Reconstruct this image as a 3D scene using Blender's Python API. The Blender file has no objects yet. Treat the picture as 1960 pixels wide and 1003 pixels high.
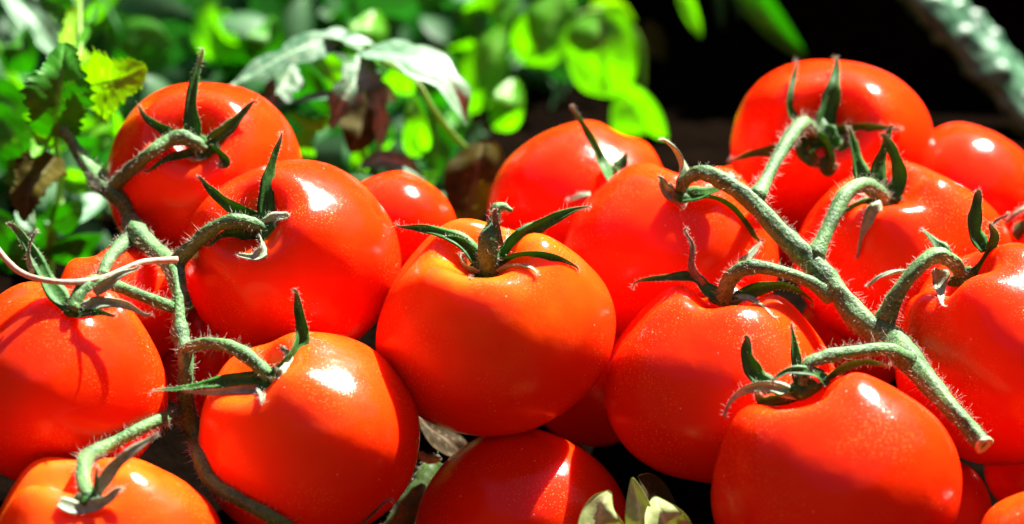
import bpy, math, random
import numpy as np
from mathutils import Vector, Matrix, noise
from mathutils.bvhtree import BVHTree

R = math.radians
rng = random.Random(7)
scene = bpy.context.scene
COL = scene.collection

# ------------------------------------------------------------------ camera, sky, sun, exposure
PITCH = R(22)
D0 = 0.55                       # distance to the plane in focus (metres)
K = (0.26 / D0) / 1960.0        # tangent per photograph pixel
FWD = Vector((0, math.cos(PITCH), -math.sin(PITCH)))
UP = Vector((0, math.sin(PITCH), math.cos(PITCH)))
RT = Vector((1, 0, 0))
CAM = Vector((0, 0, 0.12)) - FWD * D0

cd = bpy.data.cameras.new('camera')
cam = bpy.data.objects.new('camera', cd)
COL.objects.link(cam)
cam.location = CAM
cam.rotation_euler = (math.pi / 2 - PITCH, 0, 0)
cd.sensor_width = 36
cd.lens = 18 / (0.13 / D0)
cd.clip_start = 0.01
cd.clip_end = 200
cd.dof.use_dof = True
cd.dof.focus_distance = 0.535
cd.dof.aperture_fstop = 9.0
scene.camera = cam

SUN = Vector((0.40, 0.478, 0.783)).normalized()     # towards the sun: behind the tomatoes, to the right
EL = math.asin(SUN.z)
AZ = math.atan2(SUN.x, SUN.y)
w = bpy.data.worlds.new('World')
scene.world = w
w.use_nodes = True
nt = w.node_tree
sky = nt.nodes.new('ShaderNodeTexSky')
sky.sky_type = 'NISHITA'
sky.sun_disc = False
sky.sun_elevation = EL
sky.sun_rotation = AZ
sky.altitude = 3500
sky.air_density = 0.35
sky.dust_density = 0.5
sky.ozone_density = 0.5
bg = nt.nodes['Background']
nt.links.new(sky.outputs[0], bg.inputs[0])
bg.inputs[1].default_value = 0.12
sl = bpy.data.lights.new('sun', 'SUN')
sl.energy = 5.0
sl.angle = R(0.5)
sl.color = (1.0, 0.95, 0.87)
so = bpy.data.objects.new('sun', sl)
COL.objects.link(so)
so.rotation_euler = SUN.to_track_quat('Z', 'Y').to_euler()
scene.view_settings.view_transform = 'Standard'
scene.view_settings.look = 'None'
scene.view_settings.exposure = 2.25
scene.view_settings.gamma = 1.0

# ------------------------------------------------------------------ helpers
def at(px, py, d):
    """world point seen d metres deep at pixel px,py of the 1960 px wide photograph"""
    px, py, d = float(px), float(py), float(d)
    return CAM + d * (FWD + RT * ((px - 980) * K) + UP * ((501.5 - py) * K))

def depth(p):
    return (p - CAM).dot(FWD)

def tag(o, label=None, cat=None, group=None, kind=None):
    if label: o['label'] = label
    if cat: o['category'] = cat
    if group: o['group'] = group
    if kind: o['kind'] = kind
    return o

def thing(name, loc, label, cat, group=None):
    o = bpy.data.objects.new(name, None)
    o.empty_display_size = 0.01
    COL.objects.link(o)
    o.location = loc
    o['org'] = tuple(loc)
    return tag(o, label, cat, group)

def org(o):
    while o.parent: o = o.parent
    return Vector(o['org']) if 'org' in o else Vector((0, 0, 0))

def obj(name, verts, faces, mat, parent=None, smooth=True, attrs=None):
    off = org(parent) if parent else Vector((0, 0, 0))
    me = bpy.data.meshes.new(name)
    me.from_pydata([tuple(Vector(v) - off) for v in verts], [], faces)
    me.validate()
    if smooth: me.polygons.foreach_set('use_smooth', [True] * len(me.polygons))
    me.materials.append(mat)
    if attrs:
        for an, vals in attrs.items():
            a = me.attributes.new(an, 'FLOAT', 'POINT')
            a.data.foreach_set('value', vals)
    me.update()
    o = bpy.data.objects.new(name, me)
    COL.objects.link(o)
    if parent: o.parent = parent
    return o

def nz(v, s, o=0.0):
    return noise.noise(Vector(v) * s + Vector((o, o * 1.7, -o)))

def catmull(P, n):
    """P list of equal-length tuples -> n samples per span"""
    P = [np.array(p, float) for p in P]
    if len(P) == 2:
        return [P[0] + (P[1] - P[0]) * i / n for i in range(n + 1)]
    Q = [2 * P[0] - P[1]] + P + [2 * P[-1] - P[-2]]
    out = []
    for i in range(1, len(Q) - 2):
        a, b, c, d = Q[i - 1:i + 3]
        for j in range(n):
            t = j / n
            out.append(0.5 * ((2 * b) + (c - a) * t + (2 * a - 5 * b + 4 * c - d) * t * t + (3 * b - a - 3 * c + d) * t ** 3))
    out.append(P[-1])
    return out

# ------------------------------------------------------------------ materials
def new_mat(name):
    m = bpy.data.materials.new(name)
    m.use_nodes = True
    t = m.node_tree
    b = t.nodes['Principled BSDF']
    return m, t, b

def N(t, typ, **kw):
    n = t.nodes.new(typ)
    for k, v in kw.items():
        if k.startswith('i_'):
            key = k[2:]
            key = int(key) if key.isdigit() else key
            n.inputs[key].default_value = v
        else: setattr(n, k, v)
    return n

def noise_tex(t, scale, detail=3, rough=0.5, obj_coord=True):
    tc = N(t, 'ShaderNodeTexCoord')
    n = N(t, 'ShaderNodeTexNoise')
    n.inputs['Scale'].default_value = scale
    n.inputs['Detail'].default_value = detail
    n.inputs['Roughness'].default_value = rough
    t.links.new(tc.outputs['Object'], n.inputs['Vector'])
    return n

def ramp(t, src, stops):
    r = N(t, 'ShaderNodeValToRGB')
    e = r.color_ramp.elements
    while len(e) < len(stops): e.new(0.5)
    for i, (p, c) in enumerate(stops):
        e[i].position = p
        e[i].color = (*c, 1) if len(c) == 3 else c
    t.links.new(src, r.inputs[0])
    return r

def mixc(t, fac, a, b):
    m = N(t, 'ShaderNodeMix', data_type='RGBA')
    for s, i in ((fac, 0), (a, 6), (b, 7)):
        if isinstance(s, (int, float)): m.inputs[i].default_value = s
        elif isinstance(s, tuple): m.inputs[i].default_value = (*s, 1)
        else: t.links.new(s, m.inputs[i])
    return m.outputs[2]

def tomato_mat():
    m, t, b = new_mat('tomato_skin')
    at_ = N(t, 'ShaderNodeAttribute', attribute_name='unripe_lit')
    big = noise_tex(t, 55, 2)
    add = N(t, 'ShaderNodeMath', operation='MULTIPLY_ADD')
    t.links.new(big.outputs[0], add.inputs[0]); add.inputs[1].default_value = 0.36
    t.links.new(at_.outputs['Fac'], add.inputs[2])
    col = ramp(t, add.outputs[0], [(0.05, (0.74, 0.011, 0.001)), (0.32, (0.80, 0.030, 0.0015)), (0.62, (0.84, 0.075, 0.003)), (1.0, (0.84, 0.17, 0.006))])
    # fine pale flecks of the skin, with sunlit sparkle painted in
    tc = N(t, 'ShaderNodeTexCoord')
    vor = N(t, 'ShaderNodeTexVoronoi'); vor.inputs['Scale'].default_value = 1500
    t.links.new(tc.outputs['Object'], vor.inputs['Vector'])
    dots = ramp(t, vor.outputs['Distance'], [(0.12, (1, 1, 1)), (0.30, (0, 0, 0))])
    n2 = noise_tex(t, 70, 2)
    msk = ramp(t, n2.outputs[0], [(0.45, (0, 0, 0)), (0.62, (1, 1, 1))])
    f = N(t, 'ShaderNodeMath', operation='MULTIPLY')
    t.links.new(dots.outputs[0], f.inputs[0]); t.links.new(msk.outputs[0], f.inputs[1])
    f2 = N(t, 'ShaderNodeMath', operation='MULTIPLY'); t.links.new(f.outputs[0], f2.inputs[0]); f2.inputs[1].default_value = 0.5
    # rare larger dust specks
    v2 = N(t, 'ShaderNodeTexVoronoi'); v2.inputs['Scale'].default_value = 330
    t.links.new(tc.outputs['Object'], v2.inputs['Vector'])
    d2 = ramp(t, v2.outputs['Distance'], [(0.05, (1, 1, 1)), (0.085, (0, 0, 0))])
    sep = N(t, 'ShaderNodeSeparateColor'); t.links.new(v2.outputs['Color'], sep.inputs[0])
    gt = N(t, 'ShaderNodeMath', operation='GREATER_THAN'); gt.inputs[1].default_value = 0.80; t.links.new(sep.outputs[0], gt.inputs[0])
    f3 = N(t, 'ShaderNodeMath', operation='MULTIPLY'); t.links.new(d2.outputs[0], f3.inputs[0]); t.links.new(gt.outputs[0], f3.inputs[1])
    f4 = N(t, 'ShaderNodeMath', operation='MULTIPLY'); t.links.new(f3.outputs[0], f4.inputs[0]); f4.inputs[1].default_value = 0.55
    c1 = mixc(t, f2.outputs[0], col.outputs[0], (0.85, 0.35, 0.06))
    c2 = mixc(t, f4.outputs[0], c1, (0.8, 0.6, 0.45))
    # corky scars and faint water marks
    ns1 = noise_tex(t, 210, 5, .7)
    mp = N(t, 'ShaderNodeMapping'); mp.inputs['Scale'].default_value = (1, .25, 1)
    t.links.new(tc.outputs['Object'], mp.inputs[0]); t.links.new(mp.outputs[0], ns1.inputs['Vector'])
    sc = ramp(t, ns1.outputs[0], [(0.70, (0, 0, 0)), (0.735, (.55, .55, .55))])
    c2 = mixc(t, sc.outputs[0], c2, (0.72, 0.33, 0.10))
    t.links.new(c2, b.inputs['Base Color'])
    b.inputs['Subsurface Weight'].default_value = 0.65
    b.inputs['Subsurface Radius'].default_value = (1.0, 0.45, 0.12)
    b.inputs['Subsurface Scale'].default_value = 0.010
    rr = ramp(t, n2.outputs[0], [(0.3, (0.14,) * 3), (0.7, (0.21,) * 3)])
    t.links.new(rr.outputs[0], b.inputs['Roughness'])
    b.inputs['IOR'].default_value = 1.42
    b.inputs['Specular IOR Level'].default_value = 0.30
    n3 = noise_tex(t, 2600, 2)
    ad = N(t, 'ShaderNodeMath', operation='MULTIPLY_ADD')
    t.links.new(f.outputs[0], ad.inputs[0]); ad.inputs[1].default_value = 0.5; t.links.new(n3.outputs[0], ad.inputs[2])
    bp = N(t, 'ShaderNodeBump'); bp.inputs['Strength'].default_value = 0.30; bp.inputs['Distance'].default_value = 0.00012
    t.links.new(ad.outputs[0], bp.inputs['Height'])
    n4 = noise_tex(t, 130, 2)
    b2 = N(t, 'ShaderNodeBump'); b2.inputs['Strength'].default_value = 0.5; b2.inputs['Distance'].default_value = 0.0006
    t.links.new(n4.outputs[0], b2.inputs['Height']); t.links.new(bp.outputs[0], b2.inputs['Normal'])
    t.links.new(b2.outputs[0], b.inputs['Normal'])
    return m

def plant_mat(name, c_dark, c_light, trans=None, trans_w=0.35, rough=0.5, scale=250, sheen=0.0, bump=0.0003, spec=0.5, vein=False):
    m, t, b = new_mat(name)
    n = noise_tex(t, scale, 4, 0.6)
    big = noise_tex(t, scale * 0.13, 2)
    mm = N(t, 'ShaderNodeMath', operation='MULTIPLY_ADD'); t.links.new(big.outputs[0], mm.inputs[0]); mm.inputs[1].default_value = 0.8
    sb = N(t, 'ShaderNodeMath', operation='SUBTRACT'); t.links.new(n.outputs[0], sb.inputs[0]); sb.inputs[1].default_value = 0.4
    t.links.new(sb.outputs[0], mm.inputs[2])
    col = ramp(t, mm.outputs[0], [(0.3, c_dark), (0.7, c_light)])
    out = col.outputs[0]
    if vein:
        va = N(t, 'ShaderNodeAttribute', attribute_name='vein')
        out = mixc(t, va.outputs['Fac'], out, tuple(min(1, c * 1.5 + 0.06) for c in c_light))
    if name.startswith('sepal'):
        ta = N(t, 'ShaderNodeAttribute', attribute_name='tip')
        out = mixc(t, ta.outputs['Fac'], out, (0.20, 0.13, 0.055))
    t.links.new(out, b.inputs['Base Color'])
    b.inputs['Roughness'].default_value = rough
    b.inputs['Specular IOR Level'].default_value = spec
    if sheen:
        b.inputs['Sheen Weight'].default_value = sheen
        b.inputs['Sheen Roughness'].default_value = 0.4
        b.inputs['Sheen Tint'].default_value = (0.85, 1, 0.85, 1)
    bp = N(t, 'ShaderNodeBump'); bp.inputs['Strength'].default_value = 0.6; bp.inputs['Distance'].default_value = bump
    t.links.new(n.outputs[0], bp.inputs['Height']); t.links.new(bp.outputs[0], b.inputs['Normal'])
    if trans:
        tr = N(t, 'ShaderNodeBsdfTranslucent')
        tcx = mixc(t, 0.5, trans, trans)
        if vein:
            tcx = mixc(t, va.outputs['Fac'], trans, tuple(c * 0.45 for c in trans))
        t.links.new(tcx, tr.inputs[0])
        mx = N(t, 'ShaderNodeMixShader'); mx.inputs[0].default_value = trans_w
        t.links.new(b.outputs[0], mx.inputs[1]); t.links.new(tr.outputs[0], mx.inputs[2])
        t.links.new(mx.outputs[0], t.nodes['Material Output'].inputs[0])
    return m

M_TOM = tomato_mat()
M_STEM = plant_mat('stem_green', (0.012, 0.075, 0.012), (0.09, 0.25, 0.05), rough=0.55, scale=1100, sheen=0.08, bump=0.0008)
M_SEPAL = plant_mat('sepal_green', (0.012, 0.065, 0.006), (0.04, 0.17, 0.018), (0.10, 0.42, 0.01), 0.22, rough=0.55, scale=700, spec=0.25)
M_SEPAL_PALE = plant_mat('sepal_pale_lit', (0.16, 0.24, 0.12), (0.42, 0.50, 0.34), (0.30, 0.42, 0.12), 0.2, rough=0.6, scale=700, sheen=0.4)  # pale hairy underside, with sunlit white painted into its colour
M_SEPAL_BROWN = plant_mat('sepal_dry_tip', (0.06, 0.035, 0.015), (0.20, 0.13, 0.06), rough=0.6, scale=900, sheen=0.2)
M_TENDRIL = plant_mat('tendril_pale_pink', (0.40, 0.24, 0.16), (0.66, 0.48, 0.36), (0.6, 0.3, 0.2), 0.2, rough=0.6, scale=500)
M_HAIR = plant_mat('plant_hair', (0.75, 0.75, 0.62), (0.85, 0.85, 0.75), (0.85, 0.8, 0.65), 0.5, rough=0.35, scale=50)
M_CUT = plant_mat('cut_stem_end', (0.20, 0.26, 0.10), (0.50, 0.52, 0.30), rough=0.6, scale=900)

M_LSTEM = plant_mat('leaf_stalk_lime', (0.10, 0.24, 0.02), (0.24, 0.40, 0.06), (0.3, 0.6, 0.03), 0.3, 0.5, 200)
M_DSTEM = plant_mat('leaf_stalk_dark', (0.03, 0.08, 0.01), (0.07, 0.14, 0.03), None, 0, 0.5, 200)
LM = {
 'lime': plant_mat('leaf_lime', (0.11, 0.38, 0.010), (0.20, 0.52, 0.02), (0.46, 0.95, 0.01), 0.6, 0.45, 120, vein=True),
 'green': plant_mat('leaf_green', (0.03, 0.18, 0.008), (0.08, 0.32, 0.015), (0.16, 0.62, 0.01), 0.45, 0.45, 120, spec=0.2, vein=True),
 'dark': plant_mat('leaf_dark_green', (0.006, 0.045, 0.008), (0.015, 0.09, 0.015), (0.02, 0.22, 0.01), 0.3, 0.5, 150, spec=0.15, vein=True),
 'yellow': plant_mat('leaf_yellow_green', (0.15, 0.36, 0.01), (0.28, 0.50, 0.02), (0.55, 0.92, 0.015), 0.6, 0.55, 150, spec=0.2, vein=True),
 'grey': plant_mat('leaf_wilted_grey_green', (0.03, 0.13, 0.05), (0.17, 0.28, 0.16), (0.10, 0.38, 0.05), 0.2, 0.5, 300, spec=0.3, bump=0.0012, vein=True),
 'white': plant_mat('leaf_pale_glare', (0.08, 0.24, 0.10), (0.24, 0.42, 0.25), (0.2, 0.5, 0.1), 0.25, 0.45, 200, bump=0.0008, vein=True),  # pale leaf colour with glossy sun glare painted in
 'brown': plant_mat('leaf_dry_brown', (0.020, 0.014, 0.003), (0.06, 0.035, 0.006), (0.14, 0.05, 0.004), 0.3, 0.7, 200, spec=0.1, bump=0.0006, vein=True),
 'olive': plant_mat('leaf_olive_brown', (0.04, 0.035, 0.004), (0.10, 0.085, 0.008), (0.34, 0.22, 0.01), 0.45, 0.7, 200, spec=0.1, vein=True),
 'cream': plant_mat('leaf_cream_yellow', (0.34, 0.44, 0.14), (0.52, 0.58, 0.26), (0.5, 0.62, 0.12), 0.35, 0.6, 200, spec=0.2, vein=True),
}

# ------------------------------------------------------------------ tomatoes
# key: centre x, y and half extents in the photograph, calyx pixel (None = hidden), least depth, lobes, lobe depth, dimple, orange amount, label
T = {
 'A9': (1601, 930, 241, 222, (1528, 748), .512, 3, .030, .20, .18, 'large glossy tomato at the bottom right with two dark sepals standing up'),
 'A15': (592, 838, 212, 204, (516, 728), .528, 4, .016, .15, .46, 'tomato right of the lower left stem with one tall curling sepal'),
 'A16': (108, 735, 214, 196, (138, 600), .530, 4, .035, .19, .24, 'tomato at the left edge with stem shadow between two white highlights'),
 'A18': (200, 1062, 232, 188, (170, 950), .505, 3, .055, .26, .58, 'orange tomato in the bottom left corner under a pale fuzzy calyx'),
 'A19': (1000, 1022, 206, 203, None, .553, 4, .01, .10, .24, 'dark shaded tomato at the bottom centre with one triangular patch of sun'),
 'A8': (1380, 735, 223, 191, (1388, 574), .540, 5, .040, .24, .22, 'tomato under the middle of the right stem with a bent stalk and twin highlights'),
 'A4': (949, 627, 230, 209, (936, 520), .545, 3, .035, .26, .60, 'big central tomato with yellow-orange shoulders and an upright stub of stalk'),
 'A13': (1940, 678, 226, 214, (1842, 532), .548, 4, .024, .20, .20, 'tomato filling the right edge below the stem, with one white sepal hanging down'),
 'A2': (560, 500, 208, 195, (512, 437), .560, 4, .012, .14, .16, 'tomato left of centre with one tall thorn-like sepal over the brown-green calyx'),
 'A6': (1283, 492, 208, 180, (1300, 374), .560, 3, .045, .24, .26, 'tomato at the upper end of the right stem with a white curled sepal on top'),
 'A12': (1730, 490, 211, 183, (1692, 384), .560, 4, .020, .18, .22, 'tomato on the right with three sepals standing up and a white one hanging'),
 'A17': (228, 592, 128, 124, None, .560, 4, .03, .1, .25, 'small tomato in the gap between the left edge tomato and the left stem'),
 'A10': (1594, 290, 196, 176, (1572, 252), .580, 3, .020, .12, .20, 'topmost tomato, at the upper right, its dark star-shaped calyx facing out'),
 'A1': (392, 345, 190, 187, (392, 284), .580, 4, .010, .12, .18, 'tomato at the upper left with a tall upright sepal and one pointing right'),
 'A5': (1110, 400, 178, 170, (1170, 330), .590, 4, .02, .12, .22, 'tomato behind the centre one with a single brown sepal leaning left'),
 'A11': (1845, 385, 150, 151, None, .610, 4, .01, .1, .22, 'plain tomato at the far upper right behind two others'),
 'A3': (752, 434, 122, 107, None, .600, 4, .01, .1, .20, 'small tomato tucked behind the left-of-centre and central ones, half hidden'),
 'A20': (1130, 735, 120, 120, None, .590, 4, .01, .1, .1, 'dark tomato deep in the gap below the central one and its right neighbour'),
 'A24': (1440, 430, 118, 118, None, .610, 3, .03, .1, .30, 'tomato hidden behind the upper part of the right stem, only its orange edge in view'),
 'A25': (1640, 640, 120, 110, None, .580, 4, .02, .1, .12, 'dark red tomato deep behind the middle of the right stem'),
 'A27': (400, 690, 105, 110, None, .580, 4, .02, .1, .1, 'dark tomato deep behind the middle of the left stem'),
 'A21': (1785, 985, 114, 116, None, .560, 3, .03, .1, .16, 'tomato showing as a lit crescent right of the large bottom right one'),
 'A22': (1975, 890, 92, 95, None, .580, 4, .02, .1, .1, 'red tomato in shade under the right edge tomato'),
 'A23': (1985, 1066, 124, 126, None, .500, 4, .01, .1, .45, 'orange tomato just entering the bottom right corner'),
 'A14': (2030, 470, 100, 92, (1945, 440), .600, 4, .02, .14, .12, 'tomato cut by the right edge with a thin dry stalk across it'),
 'A28': (560, 1128, 150, 150, (590, 1040), .550, 4, .02, .16, .12, 'dark tomato below the frame line whose two sepal tips poke up at the bottom'),
}

def tomato_shape(n, lobes, la, dimp, seed):
    """unit tomato, stem axis along n (camera frame), returns (m,3) verts, faces, unripe weights"""
    NU, NV = 88, 60
    n = np.array(n) / np.linalg.norm(n)
    a = np.cross(n, [0.3, 0.2, 1.0]); a /= np.linalg.norm(a)
    b = np.cross(n, a)
    q = 0.90
    rs = random.Random(seed)
    ph, ph2 = rs.uniform(0, 6.28), rs.uniform(0, 6.28)
    V, U = [], []
    for j in range(NV + 1):
        phi = math.pi * (j / NV) ** 1.0
        for i in range(NU):
            th = 2 * math.pi * i / NU
            s = math.sin(phi); c = math.cos(phi)
            rr = s ** 0.93 if s > 0 else 0
            z = q * c
            top = 1 / (1 + math.exp(-6 * c))
            lob = math.cos(lobes * th + ph) + 0.5 * math.cos((lobes + 1) * th + ph2)
            k = 1 + la * lob * (s ** 1.2) * (0.45 + 0.8 * top)
            z += top * (0.10 * math.exp(-((rr - 0.48) / 0.24) ** 2) * (1 + la * 9 * lob))
            z -= dimp * 1.15 * math.exp(-(rr / 0.25) ** 2) * top
            z += 0.03 * math.exp(-(rr / 0.2) ** 2) * (1 - top)
            p = (n * z + (a * math.cos(th) + b * math.sin(th)) * rr) * k
            p = p * (1 + 0.016 * nz(p, 1.6, seed) + 0.004 * nz(p, 6, seed))
            V.append(p)
            U.append((0.55 * max(0.0, (c - 0.35) / 0.65) ** 1.5 + 0.45 / (1 + math.exp(-6 * (c - 0.1)))) * (1 + 0.35 * nz(p, 5, seed + 3)))  # unripe shoulders, plus sunlit orange painted over the upper half
    F = []
    for j in range(NV):
        for i in range(NU):
            i2 = (i + 1) % NU
            F.append((j * NU + i, (j + 1) * NU + i, (j + 1) * NU + i2, j * NU + i2))
    return np.array(V), F, U, n * (q - dimp)

placed = []
TOM = {}
for key, (cx, cy, rx, ry, cal, dmin, lobes, la, dimp, unr_lit, label) in T.items():
    rm = 0.5 * (rx + ry)
    d = dmin
    while True:
        c = at(cx, cy, d); r = rm * K * d
        if all((c - c2).length >= 0.90 * (r + r2) for c2, r2 in placed): break
        d += 0.001
    placed.append((c, r))
    seed = int(key[1:])
    if cal:
        ax = [(cal[0] - cx) / rx, -(cal[1] - cy) / ry]
        L = (0.90 - dimp)
        x, y = ax[0] / L, ax[1] / L
        h = math.hypot(x, y)
        if h > 0.985: x, y = x * 0.985 / h, y * 0.985 / h
        n = (x, y, math.sqrt(max(0.0, 1 - x * x - y * y)))
        if key == 'A5': n = (0.35, 0.85, -0.35)
    else:
        rs = random.Random(seed + 50)
        n = (rs.uniform(-.5, .5), rs.uniform(.3, .9), rs.uniform(-.9, -.3))
    V, F, U, dm = tomato_shape(n, lobes, la, dimp, seed)
    c = at(cx, cy, d)
    sc = np.array([rx * K * d, ry * K * d, rm * K * d])
    off = np.zeros(2)
    base = (V - (V.max(0) + V.min(0)) / 2) / ((V.max(0) - V.min(0)) / 2)
    s2 = sc.copy(); ctr = np.zeros(3)
    for it in range(3):
        W = base * s2 + ctr
        dd = d - W[:, 2]
        X = ((cx - 980) * K * d + W[:, 0]) / dd / K + 980
        Y = 501.5 - ((501.5 - cy) * K * d + W[:, 1]) / dd / K
        s2[0] *= rx / ((X.max() - X.min()) / 2); s2[1] *= ry / ((Y.max() - Y.min()) / 2)
        ctr[0] += (cx - (X.max() + X.min()) / 2) * K * d
        ctr[1] -= (cy - (Y.max() + Y.min()) / 2) * K * d
    W = base * s2 + ctr
    verts = [c + RT * p[0] + UP * p[1] - FWD * p[2] for p in W]
    zb = min(verts, key=lambda v: v.z)
    TOM[key] = dict(verts=verts, faces=F, U=[u * unr_lit for u in U], base=Vector((c.x, c.y, zb.z)), d=d, c=c, r=rm * K * d,
                    axis=(RT * n[0] + UP * n[1] - FWD * n[2]).normalized(), label=label,
                    bvh=BVHTree.FromPolygons(verts, F), px=(cx, cy, rx, ry), cal=cal)

def front(px, py, keys=None):
    """depth of the nearest tomato surface at this pixel"""
    dr = (at(px, py, 1.0) - CAM)
    L = dr.length; dr = dr / L
    best = None
    for k in (keys or TOM):
        h = TOM[k]['bvh'].ray_cast(CAM, dr)
        if h[0] is not None and (best is None or h[3] < best): best = h[3]
    return None if best is None else best / L

for k, t in TOM.items():
    e = thing('tomato', t['base'], t['label'], 'tomato', 'ripe tomatoes in the heap')
    t['e'] = e
    obj('fruit', t['verts'], t['faces'], M_TOM, e, attrs={'unripe_lit': t['U']})

# ------------------------------------------------------------------ tubes, ribbons and hairs
class Hairs:
    def __init__(s): s.V = []; s.F = []
    def add(s, p, dirn, L, r, bend=0.3):
        dirn = dirn.normalized()
        a = dirn.orthogonal().normalized(); b = dirn.cross(a)
        n0 = len(s.V)
        bd = Vector((rng.uniform(-1, 1), rng.uniform(-1, 1), rng.uniform(-1, 1))) * bend
        mid = p + dirn * L * 0.5 + bd * L * 0.12
        tip = p + dirn * L + bd * L * 0.5
        for q, rr in ((p, r), (mid, r * 0.7)):
            for k in range(3):
                an = k * 2.094
                s.V.append(q + (a * math.cos(an) + b * math.sin(an)) * rr)
        s.V.append(tip)
        for k in range(3):
            k2 = (k + 1) % 3
            s.F.append((n0 + k, n0 + k2, n0 + 3 + k2, n0 + 3 + k))
            s.F.append((n0 + 3 + k, n0 + 3 + k2, n0 + 6))
    def build(s, parent):
        if not s.V: return
        o = obj('hair', s.V, s.F, M_HAIR, parent)
        tag(o, kind='stuff')

def fit_depth(P, clear=1.08, base=None):
    """P rows (px,py,width_px,depth): pull every sample in front of the tomatoes, then smooth the depth"""
    D = np.array([p[3] for p in P]); lim = []
    for p in P:
        f = front(p[0], p[1])
        lim.append(1e9 if f is None else f - p[2] * 0.5 * K * p[3] * clear)
    lim = np.array(lim)
    D = np.minimum(D, lim)
    for _ in range(12):
        E = D.copy()
        E[1:-1] = (D[:-2] + D[1:-1] * 2 + D[2:]) / 4
        D = np.minimum(E, lim)
    return D

def tube(name, pts, mat, parent, hairs=None, n_ring=12, hair_d=1.0, seg=7, fit=True, taper_end=True, rough=0.06, long_hair=1.0, clear=1.08):
    """pts: (px,py,width_px,depth)"""
    S = catmull(pts, seg)
    if fit:
        D = fit_depth(S, clear)
        for s_, d_ in zip(S, D): s_[3] = d_
    C = [at(s_[0], s_[1], s_[3]) for s_ in S]
    ks = rng.uniform(0, 9)
    Rd = [float(max(1e-5, s_[2] * 0.5 * K * s_[3])) * (1 + rough * (.9 * math.sin(i * .55 + ks) * math.sin(i * .23 + ks) + 1.6 * nz((i * .35, ks, 0), 1.0))) for i, s_ in enumerate(S)]
    V, F = [], []
    a = None
    sd = rng.uniform(0, 50)
    frames = []
    for i, c in enumerate(C):
        t = (C[min(i + 1, len(C) - 1)] - C[max(i - 1, 0)]).normalized()
        if a is None: a = t.orthogonal().normalized()
        a = (a - t * a.dot(t)).normalized(); b = t.cross(a)
        frames.append((t, a.copy(), b))
        for k in range(n_ring):
            an = 2 * math.pi * k / n_ring
            r = Rd[i] * (0.87 + 0.07 * math.cos(5 * an + sd) + rough * 2 * nz((math.cos(an), math.sin(an), i * 0.25), 1.3, sd) + rough * 1.2 * nz((math.cos(an) * 2, math.sin(an) * 2, i * 0.9), 1.3, sd))
            V.append(c + (a * math.cos(an) + b * math.sin(an)) * r)
    for i in range(len(C) - 1):
        for k in range(n_ring):
            k2 = (k + 1) % n_ring
            F.append((i * n_ring + k, i * n_ring + k2, (i + 1) * n_ring + k2, (i + 1) * n_ring + k))
    for end, i in ((0, 0), (1, len(C) - 1)):
        t = frames[i][0] * (1 if end else -1)
        V.append(C[i] + t * Rd[i] * (0.5 if taper_end else 0.05))
        m = len(V) - 1
        for k in range(n_ring):
            k2 = (k + 1) % n_ring
            F.append((i * n_ring + k, i * n_ring + k2, m) if end else (i * n_ring + k2, i * n_ring + k, m))
    o = obj(name, V, F, mat, parent)
    if hairs is not None:
        for i in range(len(C) - 1):
            L = (C[i + 1] - C[i]).length
            t, fa, fb = frames[i]
            nfz = L * 1000 * 14 * (Rd[i] / 0.0022) * hair_d
            for _ in range(int(nfz + rng.random())):
                u = rng.random(); an = rng.uniform(0, 6.283)
                nn = fa * math.cos(an) + fb * math.sin(an)
                p = C[i].lerp(C[i + 1], u) + nn * Rd[i] * 0.97
                hairs.add(p, nn + t * rng.uniform(-.5, .5), rng.uniform(.00025, .0006), .000028)
            nl = L * 1000 * 3.6 * hair_d * long_hair
            for _ in range(int(nl + rng.random())):
                u = rng.random(); an = rng.uniform(0, 6.283)
                nn = fa * math.cos(an) + fb * math.sin(an)
                p = C[i].lerp(C[i + 1], u) + nn * Rd[i] * 0.97
                hairs.add(p, nn + t * rng.uniform(-.5, .5), rng.uniform(.0008, .0024), .000034, 0.9)
    return o, C, Rd

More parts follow.
